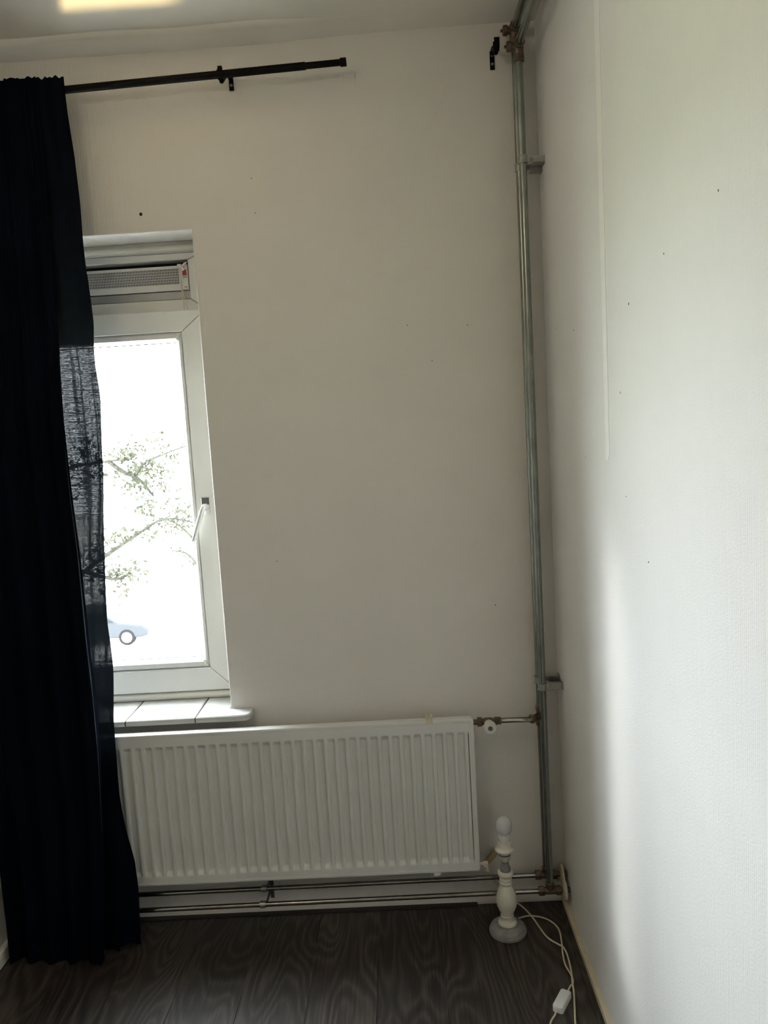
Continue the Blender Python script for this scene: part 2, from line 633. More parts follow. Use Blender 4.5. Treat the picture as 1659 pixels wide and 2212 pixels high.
edges = [XL + 0.002]
x = -0.022 - PW * 9
while x < XR - 0.03:
    if x > edges[0] + 0.03:
        edges.append(x)
    x += PW
edges.append(XR - 0.002)
for i in range(len(edges) - 1):
    w = edges[i + 1] - edges[i] - 0.0002
    yc = -0.006
    k = 0
    first = [0.95, 1.2, 0.74, 1.285, 0.88, 1.1, 0.7, 1.25, 0.98, 1.15][i % 10]
    while yc > YB + 0.02:
        l = first if k == 0 else PL
        l = min(l, yc - YB - 0.004)
        o = bpy.data.objects.new('plank', plank_data(w, l - 0.0006))
        COL.objects.link(o)
        o.parent = floor
        o.location = (edges[i], yc - l, 0)
        yc -= l
        k += 1

# small dark quadrant where the planks meet the window wall
q = [(-0.001, 0.0), (-0.001, 0.004), (-0.010, 0.004), (-0.017, 0.003), (-0.020, 0.0015), (-0.020, 0.0)]
struct(MB().prism([(a, b + 0.0003) for a, b in q], XL + 0.03, -0.28, 'x').build('baseboard_back', 'dark_trim'))
q = [(XR, 0.0), (XR, 0.021), (XR - 0.010, 0.0215), (XR - 0.0135, 0.0185), (XR - 0.0135, 0.0)]
struct(MB().prism([(a, b + 0.0003) for a, b in q], YB, -0.003, 'y').build('baseboard_right', 'cream', label=None))
q = [(XL, 0.0), (XL + 0.016, 0.0), (XL + 0.016, 0.040), (XL + 0.012, 0.045), (XL, 0.045)]
struct(MB().prism([(a, b + 0.0003) for a, b in q], YB, -0.021, 'y').build('baseboard_left', 'moulding'))

# uneven plaster fold where the ceiling meets the window wall, dying out to the right
m = MB()
nx = 24
prof = [(0.0, 0.0), (0.0, 1.0), (-0.085, 0.92), (-0.098, 0.70), (-0.104, 0.0)]
vs, fs = [], []
for i in range(nx + 1):
    xx = XL + 0.001 + (-0.30 - XL) * i / nx
    t = 0.013 * (1 - sstep(-0.95, -0.32, xx)) + 0.0006 + 0.0015 * math.sin(i * 1.7) * (1 - i / nx)
    for (yy, zz) in prof:
        vs.append((xx, (yy - 0.0002) * (1 + 0.05 * math.sin(i * 0.9)), H - 0.0002 - zz * t))
n = len(prof)
for i in range(nx):
    for k in range(n - 1):
        fs.append((i * n + k, i * n + k + 1, (i + 1) * n + k + 1, (i + 1) * n + k))
fs.append(tuple(range(n)))
fs.append(tuple(nx * n + k for k in range(n)))
struct(m.add(vs, fs).build('trim_1', 'ceiling', smooth=50))

# smooth, paler strip on the right wall, cut off at a slant
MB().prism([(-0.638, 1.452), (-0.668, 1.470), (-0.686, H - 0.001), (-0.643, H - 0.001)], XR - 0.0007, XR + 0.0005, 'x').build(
    'pale_strip', 'covering', wall_right, label='smooth pale strip with a slanted lower end')

# nail holes and specks in the wallpaper
hole_me = None


def spot(name, parent, pos, r, along):
    global hole_me
    if hole_me is None:
        hb = MB().lathe([(0.55, -0.2), (1.0, 0.0), (0.8, 0.35), (0.3, 0.5)], seg=8)
        hole_me = bpy.data.meshes.new('nail_hole')
        hole_me.from_pydata(hb.v, [], hb.f)
        hole_me.materials.append(M['black'])
    o = bpy.data.objects.new(name, hole_me)
    COL.objects.link(o)
    o.parent = parent
    o.location = pos
    o.scale = (r, r * random.uniform(0.9, 1.6), r * 0.6)
    o.rotation_euler = Vector(along).to_track_quat('Z', 'Y').to_euler()


spot('drill_hole', wall_back, (-1.183, 0, 2.238), 0.0048, (0, -1, 0))
for px, pz in [(-0.844, 2.32), (-0.84, 2.22), (-0.853, 1.167), (-0.225, 1.855), (-0.406, 1.865), (-0.337, 1.755), (-0.178, 0.99)]:
    spot('nail_hole', wall_back, (px, 0, pz), random.uniform(0.0012, 0.0019), (0, -1, 0))
for py, pz in [(-1.031, 1.823), (-0.831, 1.772), (-0.76, 1.604), (-1.252, 1.86), (-0.784, 1.391), (-0.45, 1.459), (-0.917, 1.277), (-0.365, 1.78), (-0.166, 1.81)]:
    spot('nail_hole', wall_right, (XR, py, pz), random.uniform(0.0014, 0.0022), (-1, 0, 0))


# ------------------------------------------------------------------ window
def mitred(names, parent, mat, x0, x1, z0, z1, wl, wr, wb, wt, yf, yb, gap=0.0009, inset=0.0022, joined=None):
    """four mitred members round a rectangle"""
    ix0, ix1, iz0, iz1 = x0 + wl, x1 - wr, z0 + wb, z1 - wt
    g = gap
    polys = [
        ('left', [(x0, z0 + g), (ix0, iz0 + g), (ix0, iz1 - g), (x0, z1 - g)]),
        ('right', [(x1, z1 - g), (ix1, iz1 - g), (ix1, iz0 + g), (x1, z0 + g)]),
        ('bottom', [(x0 + g, z0), (x1 - g, z0), (ix1 - g, iz0), (ix0 + g, iz0)]),
        ('top', [(x1 - g, z1), (x0 + g, z1), (ix0 + g, iz1), (ix1 - g, iz1)]),
    ]
    obs = []
    for side, poly in polys:
        nm = names[0] if side in ('left', 'right') else names[1]
        obs.append(MB().prism(poly, yf, yb, 'y', inset=inset).build(nm, mat, parent))
    return obs


win = setting('window_1', (-1.318, 0.14, 0.70))
# fixed outer frame with the fanlight opening
mitred(('frame_jamb', 'frame_rail'), win, 'upvc', OL + 0.001, OR_ - 0.001, 1.9700, 2.1530, 0.042, 0.0545, 0.0385, 0.0215, 0.140, 0.21)
MB().box((OL + 0.001, 0.1383, 1.9700), (OR_ - 0.001, 0.1399, 1.9870)).build('transom_step', 'upvc', win)
MB().box((OL + 0.001, 0.2105, 1.9600), (OR_ - 0.001, 0.2200, 2.1838)).build('fanlight_panel', 'dark_metal', win)
mitred(('frame_jamb', 'frame_rail'), win, 'upvc', OL + 0.001, OR_ - 0.001, 0.712, 1.9695, 0.035, 0.045, 0.035, 0.035, 0.167, 0.225)
# head moulding above the frame: flat lip, ridge, lip
q = [(0.21, 2.1535), (0.134, 2.1535), (0.134, 2.1555), (0.116, 2.1565), (0.111, 2.160), (0.110, 2.166), (0.113, 2.1715), (0.120, 2.1735), (0.122, 2.1765), (0.122, 2.1838), (0.21, 2.1838)]
MB().prism([(a, b) for a, b in q], OL + 0.0012, OR_ - 0.0012, 'x').build('head_moulding', 'moulding', win, smooth=50)
# moulding under the sash
q = [(0.22, 0.7005), (0.118, 0.7005), (0.111, 0.7005), (0.106, 0.704), (0.104, 0.711), (0.106, 0.720), (0.112, 0.7235), (0.134, 0.7240), (0.1660, 0.7240), (0.1660, 0.7115), (0.22, 0.7115)]
MB().prism(q, OL + 0.0012, OR_ - 0.0012, 'x').build('sill_moulding', 'moulding', win, smooth=50)
# opening sash
SX0, SX1, SZ0, SZ1 = OL + 0.004, OR_ - 0.002, 0.7285, 1.9690
sash = MB().box((SX0 + 0.01, 0.1502, SZ0 + 0.01), (SX0 + 0.0925, 0.1660, SZ1 - 0.01)).box((SX1 - 0.0975, 0.1502, SZ0 + 0.01), (SX1 - 0.01, 0.1660, SZ1 - 0.01)) \
    .box((SX0 + 0.0925, 0.1502, SZ0 + 0.01), (SX1 - 0.0975, 0.1660, SZ0 + 0.098)).box((SX0 + 0.0925, 0.1502, SZ1 - 0.087), (SX1 - 0.0975, 0.1660, SZ1 - 0.01)).build('sash', 'spacer', win)
mitred(('sash_stile', 'sash_rail'), sash, 'upvc', SX0, SX1, SZ0, SZ1, 0.077, 0.0820, 0.0770, 0.0660, 0.105, 0.1500)
BX0, BX1, BZ0, BZ1 = SX0 + 0.0785, SX1 - 0.0835, SZ0 + 0.0785, SZ1 - 0.0675
mitred(('glazing_bead', 'glazing_bead'), sash, 'bead', BX0, BX1, BZ0, BZ1, 0.0165, 0.0165, 0.0250, 0.0240, 0.108, 0.134, inset=0.006)
MB().box((BX0 - 0.0005, 0.1345, BZ0 - 0.0005), (BX1 + 0.0005, 0.1385, BZ1 + 0.0005)).build('glass_pane', 'glass', sash)
for zz in (BZ0 + 0.0270, BZ1 - 0.0300):
    MB().box((BX0 + 0.017, 0.1388, zz), (BX1 - 0.017, 0.1450, zz + 0.003)).build('spacer_bar', 'spacer', sash)
# handle: plate, hub and a lever turned down
hd = MB().prism([(-1.1010, 1.3155), (-1.0720, 1.3155), (-1.0720, 1.3730), (-1.1010, 1.3730)], 0.0985, 0.1049, 'y', inset=0.0015).build('handle', 'handle', win, label='satin silver lever handle pointing down')
MB().box((-1.0985, 0.0978, 1.349), (-1.0745, 0.0989, 1.3715)).build('handle_plate', 'dark_metal', hd)
mb = MB().lathe([(0.0105, 0), (0.0105, 0.016), (0.009, 0.020)], (-1.0865, 0.0984, 1.342), (0, -1, 0), 20)
mb.tube(smoothpts([(-1.0865, 0.080, 1.346), (-1.089, 0.071, 1.341), (-1.096, 0.067, 1.322), (-1.111, 0.065, 1.281), (-1.1275, 0.064, 1.236)], 5),
        [0.0075] * 6 + [0.0075] * 10 + [0.006] * 5, 12)
mb.build('handle_lever', 'handle', hd, smooth=50)

# reveal sill: tiles with open joints
sill = thing('tiled_window_sill', 'white glazed tile window sill with rounded right horn above the radiator', 'window sill', (-1.318, 0, 0.682))
MB().box((OL + 0.002, -0.030, 0.6765), (OR_ - 0.002, 0.215, 0.6815)).build('mortar_bed', 'grout', sill)
JX = [OL + 0.002, -1.5745, -1.3545, -1.1345, -0.9625]
FY = -0.066
for i in range(4):
    a, b = JX[i] + (0.0021 if i else 0), JX[i + 1] - 0.0021
    if i < 3:
        poly = [(a, FY), (b, FY), (b, 0.150), (a, 0.150)]
    else:
        b = JX[4]
        arc = [(b - 0.022 + 0.022 * math.sin(t), FY + 0.022 - 0.022 * math.cos(t)) for t in [0, 0.35, 0.7, 1.05, 1.3, 1.57]]
        poly = [(a, FY)] + arc + [(b, -0.001), (OR_ - 0.002, -0.001), (OR_ - 0.002, 0.150), (a, 0.150)]
    MB().prism(poly, 0.7000, 0.6818, 'z', inset=0.003).build('tile', 'tile', sill)
    if i:
        MB().box((JX[i] - 0.0020, FY + 0.002, 0.6818), (JX[i] + 0.0020, 0.150, 0.6978)).build('grout_joint', 'grout', sill)

# ------------------------------------------------------------------ ventilation grille in the fanlight
vent = thing('ventilation_grille', 'white perforated ventilation grille with pull cords in the fanlight', 'vent', (-1.318, 0.15, 2.010))
VX0, VX1 = OL + 0.0435, OR_ - 0.0560
GX0, GX1, GZ0, GZ1 = VX0, -1.1190, 2.0375, 2.1145
MB().box((VX0, 0.185, 2.0095), (VX1, 0.189, 2.1310)).build('dark_backing', 'black', vent)
MB().box((VX0, 0.147, 2.0105), (VX1, 0.178, 2.0340)).build('grey_strip', 'alu', vent)
rows, cols = 6, 107
g = MB()
zlo, zhi = GZ0 + 0.0200, GZ1 - 0.0080
yf = 0.146
cw, ch = (GX1 - 0.004 - GX0) / cols, (zhi - zlo) / rows
g.box((GX0, yf, GZ0), (GX1, yf + 0.003, zlo)).box((GX0, yf, zhi), (GX1, yf + 0.003, GZ1)).box((GX1 - 0.004, yf, zlo), (GX1, yf + 0.003, zhi))
g.box((GX0, yf + 0.003, GZ0), (GX1, 0.184, GZ0 + 0.003)).box((GX0, yf + 0.003, GZ1 - 0.003), (GX1, 0.184, GZ1))
for r_ in range(rows):
    for c_ in range(cols):
        x0, z0 = GX0 + c_ * cw, zlo + r_ * ch
        x1, z1 = x0 + cw, z0 + ch
        hl = [(x0 + cw * 0.02, z0 + ch * 0.05), (x0 + cw * 0.62, z0 + ch * 0.05), (x0 + cw * 0.98, z0 + ch * 0.95), (x0 + cw * 0.38, z0 + ch * 0.95)]
        ou = [(x0, z0), (x1, z0), (x1, z1), (x0, z1)]
        vs = [(p[0], yf, p[1]) for p in ou] + [(p[0], yf, p[1]) for p in hl] + [(p[0], yf + 0.002, p[1]) for p in hl]
        fs = []
        for k in range(4):
            k2 = (k + 1) % 4
            fs += [(k, k2, 4 + k2, 4 + k), (4 + k, 4 + k2, 8 + k2, 8 + k)]
        g.add(vs, fs)
g.build('perforated_panel', 'grille', vent)
MB().box((GX0, yf + 0.006, zlo - 0.002), (GX1 - 0.004, yf + 0.007, zhi + 0.002)).build('dark_mesh', 'black', vent)
MB().prism([(-1.1180, 2.0365), (-1.0930, 2.0365), (-1.0930, 2.1165), (-1.1180, 2.1165)], 0.1395, 0.1835, 'y', inset=0.002).build('end_cap', 'grille', vent)
MB().box((-1.1090, 0.1375, 2.0815), (-1.0960, 0.1393, 2.0990)).build('red_tab', 'red', vent, label='red tab')
MB().box((-1.1085, 0.1388, 2.0735), (-1.0960, 0.1394, 2.0800)).build('grey_label', 'alu', vent)
MB().box((-1.1060, 0.1389, 2.0450), (-1.0965, 0.1394, 2.0470)).build('printed_line', 'dark_metal', vent)
lv = MB()
lv.tube(smoothpts([(-1.1205, 0.135, 2.113), (-1.115, 0.131, 2.111), (-1.109, 0.132, 2.104), (-1.104, 0.134, 2.096)], 4), 0.0036, 8)
lv.tube([(-1.1080, 0.135, 2.1085), (-1.0985, 0.134, 2.1175), (-1.0935, 0.1375, 2.1215)], [0.0034, 0.0034, 0.0026], 8)
lv.box((-1.1225, 0.132, 2.1085), (-1.1105, 0.1394, 2.1165))
lv.build('pull_lever', 'grille', vent, smooth=50)
st = MB()
st.tube(smoothpts([(-1.1160, 0.1305, 2.112), (-1.1155, 0.130, 2.07), (-1.1135, 0.130, 2.03), (-1.1130, 0.1315, 1.995), (-1.1115, 0.1335, 1.9705)], 4), 0.0012, 6)
st.tube(smoothpts([(-1.1125, 0.1305, 2.112), (-1.112, 0.130, 2.06), (-1.1095, 0.130, 2.028), (-1.1040, 0.1315, 1.995), (-1.1000, 0.1335, 1.9705)], 4), 0.0012, 6)
st.build('pull_cord', 'string', vent, smooth=60)

# ------------------------------------------------------------------ radiator
RX0, RX1, RZ0, RZ1, RYF = -1.472, -0.272, 0.170, 0.664, -0.100
rad = thing('panel_radiator', 'white fluted steel panel radiator under the window sill', 'radiator', ((RX0 + RX1) / 2, -0.06, RZ0))
# pressed face as a height field: 35 grooves between a rounded rim
pitch = 1.0 / 30.0
ncell = 35
gx0 = RX1 - 0.0165 - ncell * pitch
depth = 0.0105
zs = [RZ0 + 0.028, RZ0 + 0.0305, RZ0 + 0.035, RZ0 + 0.040, RZ0 + 0.044, RZ0 + 0.048, 0.30, 0.45, RZ1 - 0.058, RZ1 - 0.054, RZ1 - 0.050, RZ1 - 0.045, RZ1 - 0.0405, RZ1 - 0.038]
groove = [(0.00, 1.0), (0.46, 1.0), (0.52, 0.94), (0.62, 0.08), (0.67, 0.0), (0.86, 0.0), (0.91, 0.08), (0.985, 0.94)]
colx = []
for c_ in range(ncell):
    for t, d in groove:
        colx.append((gx0 + (c_ + t) * pitch, d))
colx.append((gx0 + ncell * pitch, 0.0))
colx = [(RX0 + 0.0118, 0.0)] + [p for p in colx if p[0] > RX0 + 0.014] + [(RX1 - 0.0118, 0.0)]


def zamp(z):
    return sstep(RZ0 + 0.0285, RZ0 + 0.047, z) * (1 - sstep(RZ1 - 0.055, RZ1 - 0.0395, z))


zrow = [RZ0 + 0.0118] + zs + [RZ1 - 0.0118]
vs, fs = [], []
for z in zrow:
    for (xx, d) in colx:
        vs.append((xx, RYF + 0.0004 + depth * d * zamp(z), z))
nc = len(colx)
for i in range(len(zrow) - 1):
    for k in range(nc - 1):
        fs.append((i * nc + k, i * nc + k + 1, (i + 1) * nc + k + 1, (i + 1) * nc + k))
face = MB().add(vs, fs).build('fluted_face', 'radiator', rad, smooth=38)


def rrect(x0, x1, z0, z1, r, n=5):
    out = []
    for cx, cz, a0 in [(x1 - r, z0 + r, -90), (x1 - r, z1 - r, 0), (x0 + r, z1 - r, 90), (x0 + r, z0 + r, 180)]:
        for k in range(n + 1):
            a = math.radians(a0 + 90 * k / n)
            out.append((cx + r * math.cos(a), cz + r * math.sin(a)))
    return out


rings = [(0.0120, RYF + 0.0004, 0.003), (0.0110, RYF, 0.004), (0.0040, RYF, 0.007), (0.0018, RYF + 0.0004, 0.009), (0.0004, RYF + 0.0018, 0.010), (0.0, RYF + 0.004, 0.010), (0.0, RYF + 0.026, 0.010), (0.004, RYF + 0.029, 0.009)]
vs, fs = [], []
for ins, yy, r_ in rings:
    top_extra = 0.002 if ins > 0.005 else 0
    for p in rrect(RX0 + ins, RX1 - ins, RZ0 + ins, RZ1 - ins - top_extra * 0, r_):
        vs.append((p[0], yy, p[1]))
n = 24
for i in range(len(rings) - 1):
    for k in range(n):
        k2 = (k + 1) % n
        fs.append((i * n + k, i * n + k2, (i + 1) * n + k2, (i + 1) * n + k))
fs.append(tuple((len(rings) - 1) * n + k for k in range(n)))
MB().add(vs, fs).build('rim', 'radiator', rad, smooth=40)
# convector fins behind the panel
m = MB()
xx = RX0 + 0.03
pts = []
k = 0
while xx < RX1 - 0.03:
    pts.append((xx, -0.0705 if k % 4 in (0, 1) else -0.046))
    xx += 0.012 if k % 2 == 0 else 0.005
    k += 1
vs = [(px, py, RZ0 + 0.05) for px, py in pts] + [(px, py, RZ1 - 0.06) for px, py in pts]
fs = [(i, i + 1, len(pts) + i + 1, len(pts) + i) for i in range(len(pts) - 1)]
fins = m.add(vs, fs).build('convector_fins', 'radiator', rad)
fins['kind'] = 'stuff'
for bx, bz0, bz1 in [(-0.407, RZ1 - 0.006, RZ1 + 0.010)]:
    b_ = MB().box((bx - 0.011, -0.098, bz0 + 0.0065), (bx + 0.011, -0.066, bz0 + 0.0085))
    b_.box((bx - 0.011, -0.1020, bz0 - 0.003), (bx + 0.011, -0.0998, bz0 + 0.0085))
    b_.box((bx - 0.008, -0.066, bz0 - 0.20), (bx + 0.008, -0.0005, bz0 - 0.035)).box((bx - 0.010, -0.090, bz0 + 0.0085), (bx - 0.006, -0.070, bz1)).box((bx + 0.006, -0.090, bz0 + 0.0085), (bx + 0.010, -0.070, bz1))
    b_.build('wall_hook', 'cream_plastic', rad)
b_ = MB().box((-0.4175, -0.1015, RZ0 - 0.0075), (-0.3965, -0.0730, RZ0 - 0.0005)).box((-0.415, -0.073, RZ0 - 0.006), (-0.399, -0.0005, RZ0 + 0.012))
b_.build('lower_clip', 'radiator', rad)
# valve at the top right corner
VY, VZ = -0.085, 0.647
vt = MB()
vt.lathe([(0.0085, -0.272 + 0.272), (0.0085, 0.0125)], (-0.2715, VY, VZ), (1, 0, 0), 20)
vt.build('radiator_tail', 'brass', rad, smooth=40)
MB().lathe([(0.0135, 0), (0.0155, 0.0015), (0.0155, 0.013), (0.0135, 0.0145)], (-0.2595, VY, VZ), (1, 0, 0), 6).build('union_nut', 'brass', rad)
vb = MB().lathe([(0.009, 0), (0.011, 0.006), (0.0125, 0.016), (0.0125, 0.026), (0.010, 0.036)], (-0.2450, VY, VZ), (1, 0, 0), 20)
vb.lathe([(0.012, 0), (0.011, 0.010), (0.009, 0.018)], (-0.2255, VY, VZ), (0, -1, -0.05), 18)
vb.build('valve_body', 'brass', rad, smooth=40)
kn = MB().lathe([(0.012, 0), (0.0150, 0.002), (0.0160, 0.012), (0.0195, 0.022), (0.0200, 0.033), (0.0175, 0.0365), (0.008, 0.037), (0.0075, 0.0335)], (-0.2255, -0.1035, VZ - 0.001), (0, -1, 0.0), 24).build('valve_knob', 'knob', rad, smooth=40)
MB().lathe([(0.0055, 0), (0.0068, 0.001), (0.0060, 0.0035), (0.002, 0.004)], (-0.2255, -0.1375, VZ - 0.001), (0, -1, 0), 12).build('knob_screw', 'dark_metal', kn, smooth=40)
MB().lathe([(0.0115, 0), (0.0135, 0.0015), (0.0135, 0.0115), (0.0115, 0.013)], (-0.2075, VY, VZ + 0.001), (1, 0, 0), 6).build('union_nut', 'brass', rad)
MB().lathe([(0.0095, 0), (0.0118, 0.0008), (0.0118, 0.006), (0.0095, 0.007)], (-0.1935, VY, VZ + 0.001), (1, 0, 0), 20).build('olive_collar', 'brass', rad, smooth=40)
# drain plug at the bottom right corner
dp = MB().lathe([(0.006, 0), (0.006, 0.012)], (-0.2717, -0.085, 0.185), (1, 0, 0), 14)
dp.lathe([(0.0095, 0), (0.0095, 0.012), (0.007, 0.014)], (-0.2600, -0.085, 0.185), (1, 0, 0), 6)
dp.lathe([(0.0062, 0), (0.0062, 0.020), (0.0045, 0.023)], (-0.2525, -0.085, 0.183), (0.22, -0.1, -1), 10)
dp.build('drain_plug', 'cream_plastic', rad, smooth=40)

# ------------------------------------------------------------------ heating pipes
RF = 0.0108


def nut(mb, pos, axis, r=0.0155, l=0.016, rot=0.0):
    mb.lathe([(r * 0.86, 0), (r, l * 0.12), (r, l * 0.88), (r * 0.86, l)], pos, axis, 6, rot)


def plumbing(name, label, X, Y, ztop, zlow, ylow, cap_dz):
    t = thing(name, label, 'pipe', (X, Y, zlow))
    # riser
    MB().tube([(X, Y, zlow + 0.012), (X, Y, ztop - 0.030)], RF, 20).build('riser', 'steel', t, smooth=60)
    # run under the ceiling towards the room
    MB().tube([(X + 0.001, Y - 0.018, ztop), (X + 0.001, YB + 0.03, ztop)], RF + 0.0006, 20).build('ceiling_run', 'steel', t, smooth=60)
    # tee with a blanked left branch
    tee = MB().lathe([(0.0125, -0.030), (0.0145, -0.027), (0.0145, 0.008), (0.012, 0.014)], (X, Y, ztop), (0, 0, 1), 20)
    tee.lathe([(0.0135, -0.004), (0.0155, 0.010), (0.0155, 0.021), (0.0125, 0.022)], (X, Y, ztop), (0, -1, 0), 20)
    tee.lathe([(0.011, 0), (0.0105, 0.020)], (X, Y, ztop - 0.004), (-1, 0, 0), 16)
    tee.build('tee_fitting', 'brass', t, smooth=40)
    nt_ = MB()
    nut(nt_, (X, Y, ztop - 0.046), (0, 0, 1), 0.0172, 0.019, 0.3)
    nt_.build('compression_nut', 'brass', t)
    cp_ = MB().lathe([(0.0120, 0), (0.0142, 0.0015), (0.0142, 0.012), (0.0115, 0.0145)], (X - 0.019, Y, ztop - 0.004), (-1, 0, 0), 16)
    cp_.lathe([(0.0040, 0), (0.0040, 0.0062)], (X - 0.0334, Y, ztop - 0.004), (-1, 0, 0), 8)
    cp_.build('blanking_cap', 'brass', t, smooth=40)
    # run along the skirting, into a tee and through the right-hand wall
    MB().tube([(XL + 0.004, ylow, zlow - 0.006), (X - 0.026, ylow, zlow)], 0.0076, 16).build('skirting_run', 'chrome', t, smooth=60)
    lt = MB().lathe([(0.0105, -0.018), (0.0115, -0.014), (0.0115, 0.014), (0.0105, 0.018)], (X, ylow, zlow), (1, 0, 0), 18)
    lt.lathe([(0.0118, 0.004), (0.0138, 0.010), (0.0138, 0.026), (0.0118, 0.028)], (X, Y, zlow), (0, 0, 1), 18)
    lt.build('tee_fitting', 'brass', t, smooth=40)
    for dx in (-0.036, 0.017):
        nn = MB()
        nut(nn, (X + dx, ylow, zlow), (1, 0, 0), 0.0150, 0.019, 0.2)
        nn.build('compression_nut', 'brass', t)
    MB().tube([(X + 0.033, ylow, zlow), (XR - 0.0004, ylow, zlow)], 0.0085, 14).build('wall_stub', 'brass', t, smooth=60)
    return t


rear = plumbing('heating_pipe', 'rear galvanised heating pipe in the corner, joined to the radiator valve', -0.0575, -0.040, 2.668, 0.112, -0.040, 0)
front = plumbing('heating_pipe', 'front galvanised heating pipe in the corner, feeding the lowest skirting pipe', -0.0550, -0.080, 2.606, 0.083, -0.080, 0)
# branch from the rear riser to the radiator valve
MB().tube(smoothpts([(-0.188, VY, VZ + 0.001), (-0.14, VY, VZ + 0.001), (-0.112, VY + 0.001, VZ), (-0.095, VY + 0.006, VZ - 0.002), (-0.083, VY + 0.014, VZ - 0.003)], 5), 0.0082, 14).build('valve_branch', 'chrome', rear, smooth=60)
nn = MB()
nut(nn, (-0.096, VY + 0.007, VZ - 0.002), (1, 0.55, -0.1), 0.0140, 0.016)
nn.build('compression_nut', 'brass', rear)
bt = MB().lathe([(0.0095, 0), (0.0105, 0.01), (0.0105, 0.034)], (-0.083, VY + 0.013, VZ - 0.003), (0.7, 0.85, 0), 14)
bt.lathe([(0.0122, -0.035), (0.0148, -0.030), (0.0148, -0.016), (0.0125, -0.012), (0.0125, 0.012), (0.0148, 0.016), (0.0148, 0.030), (0.0122, 0.035)], (-0.0575, -0.040, VZ - 0.004), (0, 0, 1), 18)
bt.build('tee_fitting', 'brass', rear, smooth=40)

# pipe clamps to the right wall
for (nm, X, Y, z, lab) in [
    ('pipe_clamp', -0.0550, -0.080, 2.296, 'upper zinc clamp round the front heating pipe, high in the corner'),
    ('pipe_clamp', -0.0575, -0.040, 2.286, 'upper zinc clamp round the rear heating pipe, just below its front twin'),
    ('pipe_clamp', -0.0550, -0.080, 0.748, 'lower zinc clamp round the front heating pipe, above the radiator valve'),
    ('pipe_clamp', -0.0575, -0.040, 0.757, 'lower zinc clamp round the rear heating pipe, above the radiator valve'),
]:
    t = thing(nm, lab, 'clamp', (X, Y, z), 'zinc clamps holding the corner pipes')
    h = 0.0105
    rg = MB()
    seg = 22
    pr = [(RF + 0.0002, -h), (0.0130, -h), (0.0145, -h), (0.0145, -h + 0.002), (0.0131, -h + 0.003), (0.0131, h - 0.003), (0.0145, h - 0.002), (0.0145, h), (RF + 0.0002, h)]
    rg.lathe(pr, (X, Y, z), (0, 0, 1), seg)
    rg.build('ring', 'zinc', t, smooth=35)
    ar = MB().box((X + 0.0125, Y - 0.0022, z - 0.0085), (XR - 0.0022, Y + 0.0008, z + 0.0085))
    ar.box((X + 0.030, Y + 0.0008, z - 0.0105), (XR - 0.0022, Y + 0.026, z - 0.0085))
    ar.box((XR - 0.0022, Y - 0.0030, z - 0.0130), (XR - 0.0002, Y + 0.027, z + 0.0100))
    ar.build('arm_plate', 'zinc', t)
    MB().lathe([(0.0050, 0), (0.0050, 0.002), (0.0035, 0.0036)], (X + 0.0245, Y - 0.0022, z), (0, -1, 0), 12).build('screw', 'screw', t, smooth=40)

# double clip that carries the two skirting pipes
cl = thing('double_pipe_clip', 'grey steel double clip carrying both skirting pipes below the radiator', 'clip', (-0.965, -0.02, 0.06))
MB().box((-0.9545, -0.0030, 0.052), (-0.9425, -0.0004, 0.128)).build('back_plate', 'dark_metal', cl)
for (yy, zz, x0) in [(-0.040, 0.1093, -0.9665), (-0.080, 0.0803, -0.9650)]:
    MB().lathe([(0.0079, -0.0085), (0.0108, -0.0085), (0.0108, 0.0085), (0.0079, 0.0085)], (x0, yy, zz), (1, 0, 0), 18).build('clip_ring', 'zinc', cl, smooth=35)
    MB().box((x0 + 0.009, yy + 0.004, zz - 0.005), (x0 + 0.013, -0.0030, zz + 0.005)).build('clip_post', 'dark_metal', cl)

# cover rosettes where the skirting pipes enter the right wall
for (yy, zz, lab) in [(-0.040, 0.112, 'upper cream pipe rosette on the right wall near the floor'), (-0.080, 0.083, 'lower cream pipe rosette on the right wall near the floor')]:
    t = MB().lathe([(0.0088, -0.0004), (0.0300, -0.0004), (0.0305, 0.002), (0.0275, 0.0062), (0.0150, 0.0082), (0.0105, 0.0095), (0.0088, 0.0095)], (XR - 0.0135, yy, zz), (-1, 0, 0), 28).build('pipe_rosette', 'cream_plastic', None, smooth=40)
    t['label'] = lab
    t['category'] = 'rosette'
    t['group'] = 'pipe rosettes'

# ------------------------------------------------------------------ curtain rod and brackets
RODY = -0.082


def rod_z(x_):
    return 2.568 + (x_ + 1.337) * 0.0285


rod = thing('curtain_rod', 'matt black telescopic curtain rod ending in a cap before the corner', 'curtain rod', (-1.15, RODY, rod_z(-1.15)))
MB().tube([(XL + 0.012, RODY, rod_z(XL)), (-0.655, RODY, rod_z(-0.655))], 0.0105, 20).build('outer_tube', 'rod', rod, smooth=50)
MB().tube([(-0.6549, RODY, rod_z(-0.655)), (-0.5560, RODY, rod_z(-0.556))], 0.0088, 20).build('inner_tube', 'rod', rod, smooth=50)
MB().lathe([(0.0100, 0), (0.0116, 0.001), (0.0116, 0.0165), (0.0105, 0.018)], (-0.5570, RODY, rod_z(-0.557)), (1, 0, 0.03), 20).build('end_cap', 'rod', rod, smooth=40)


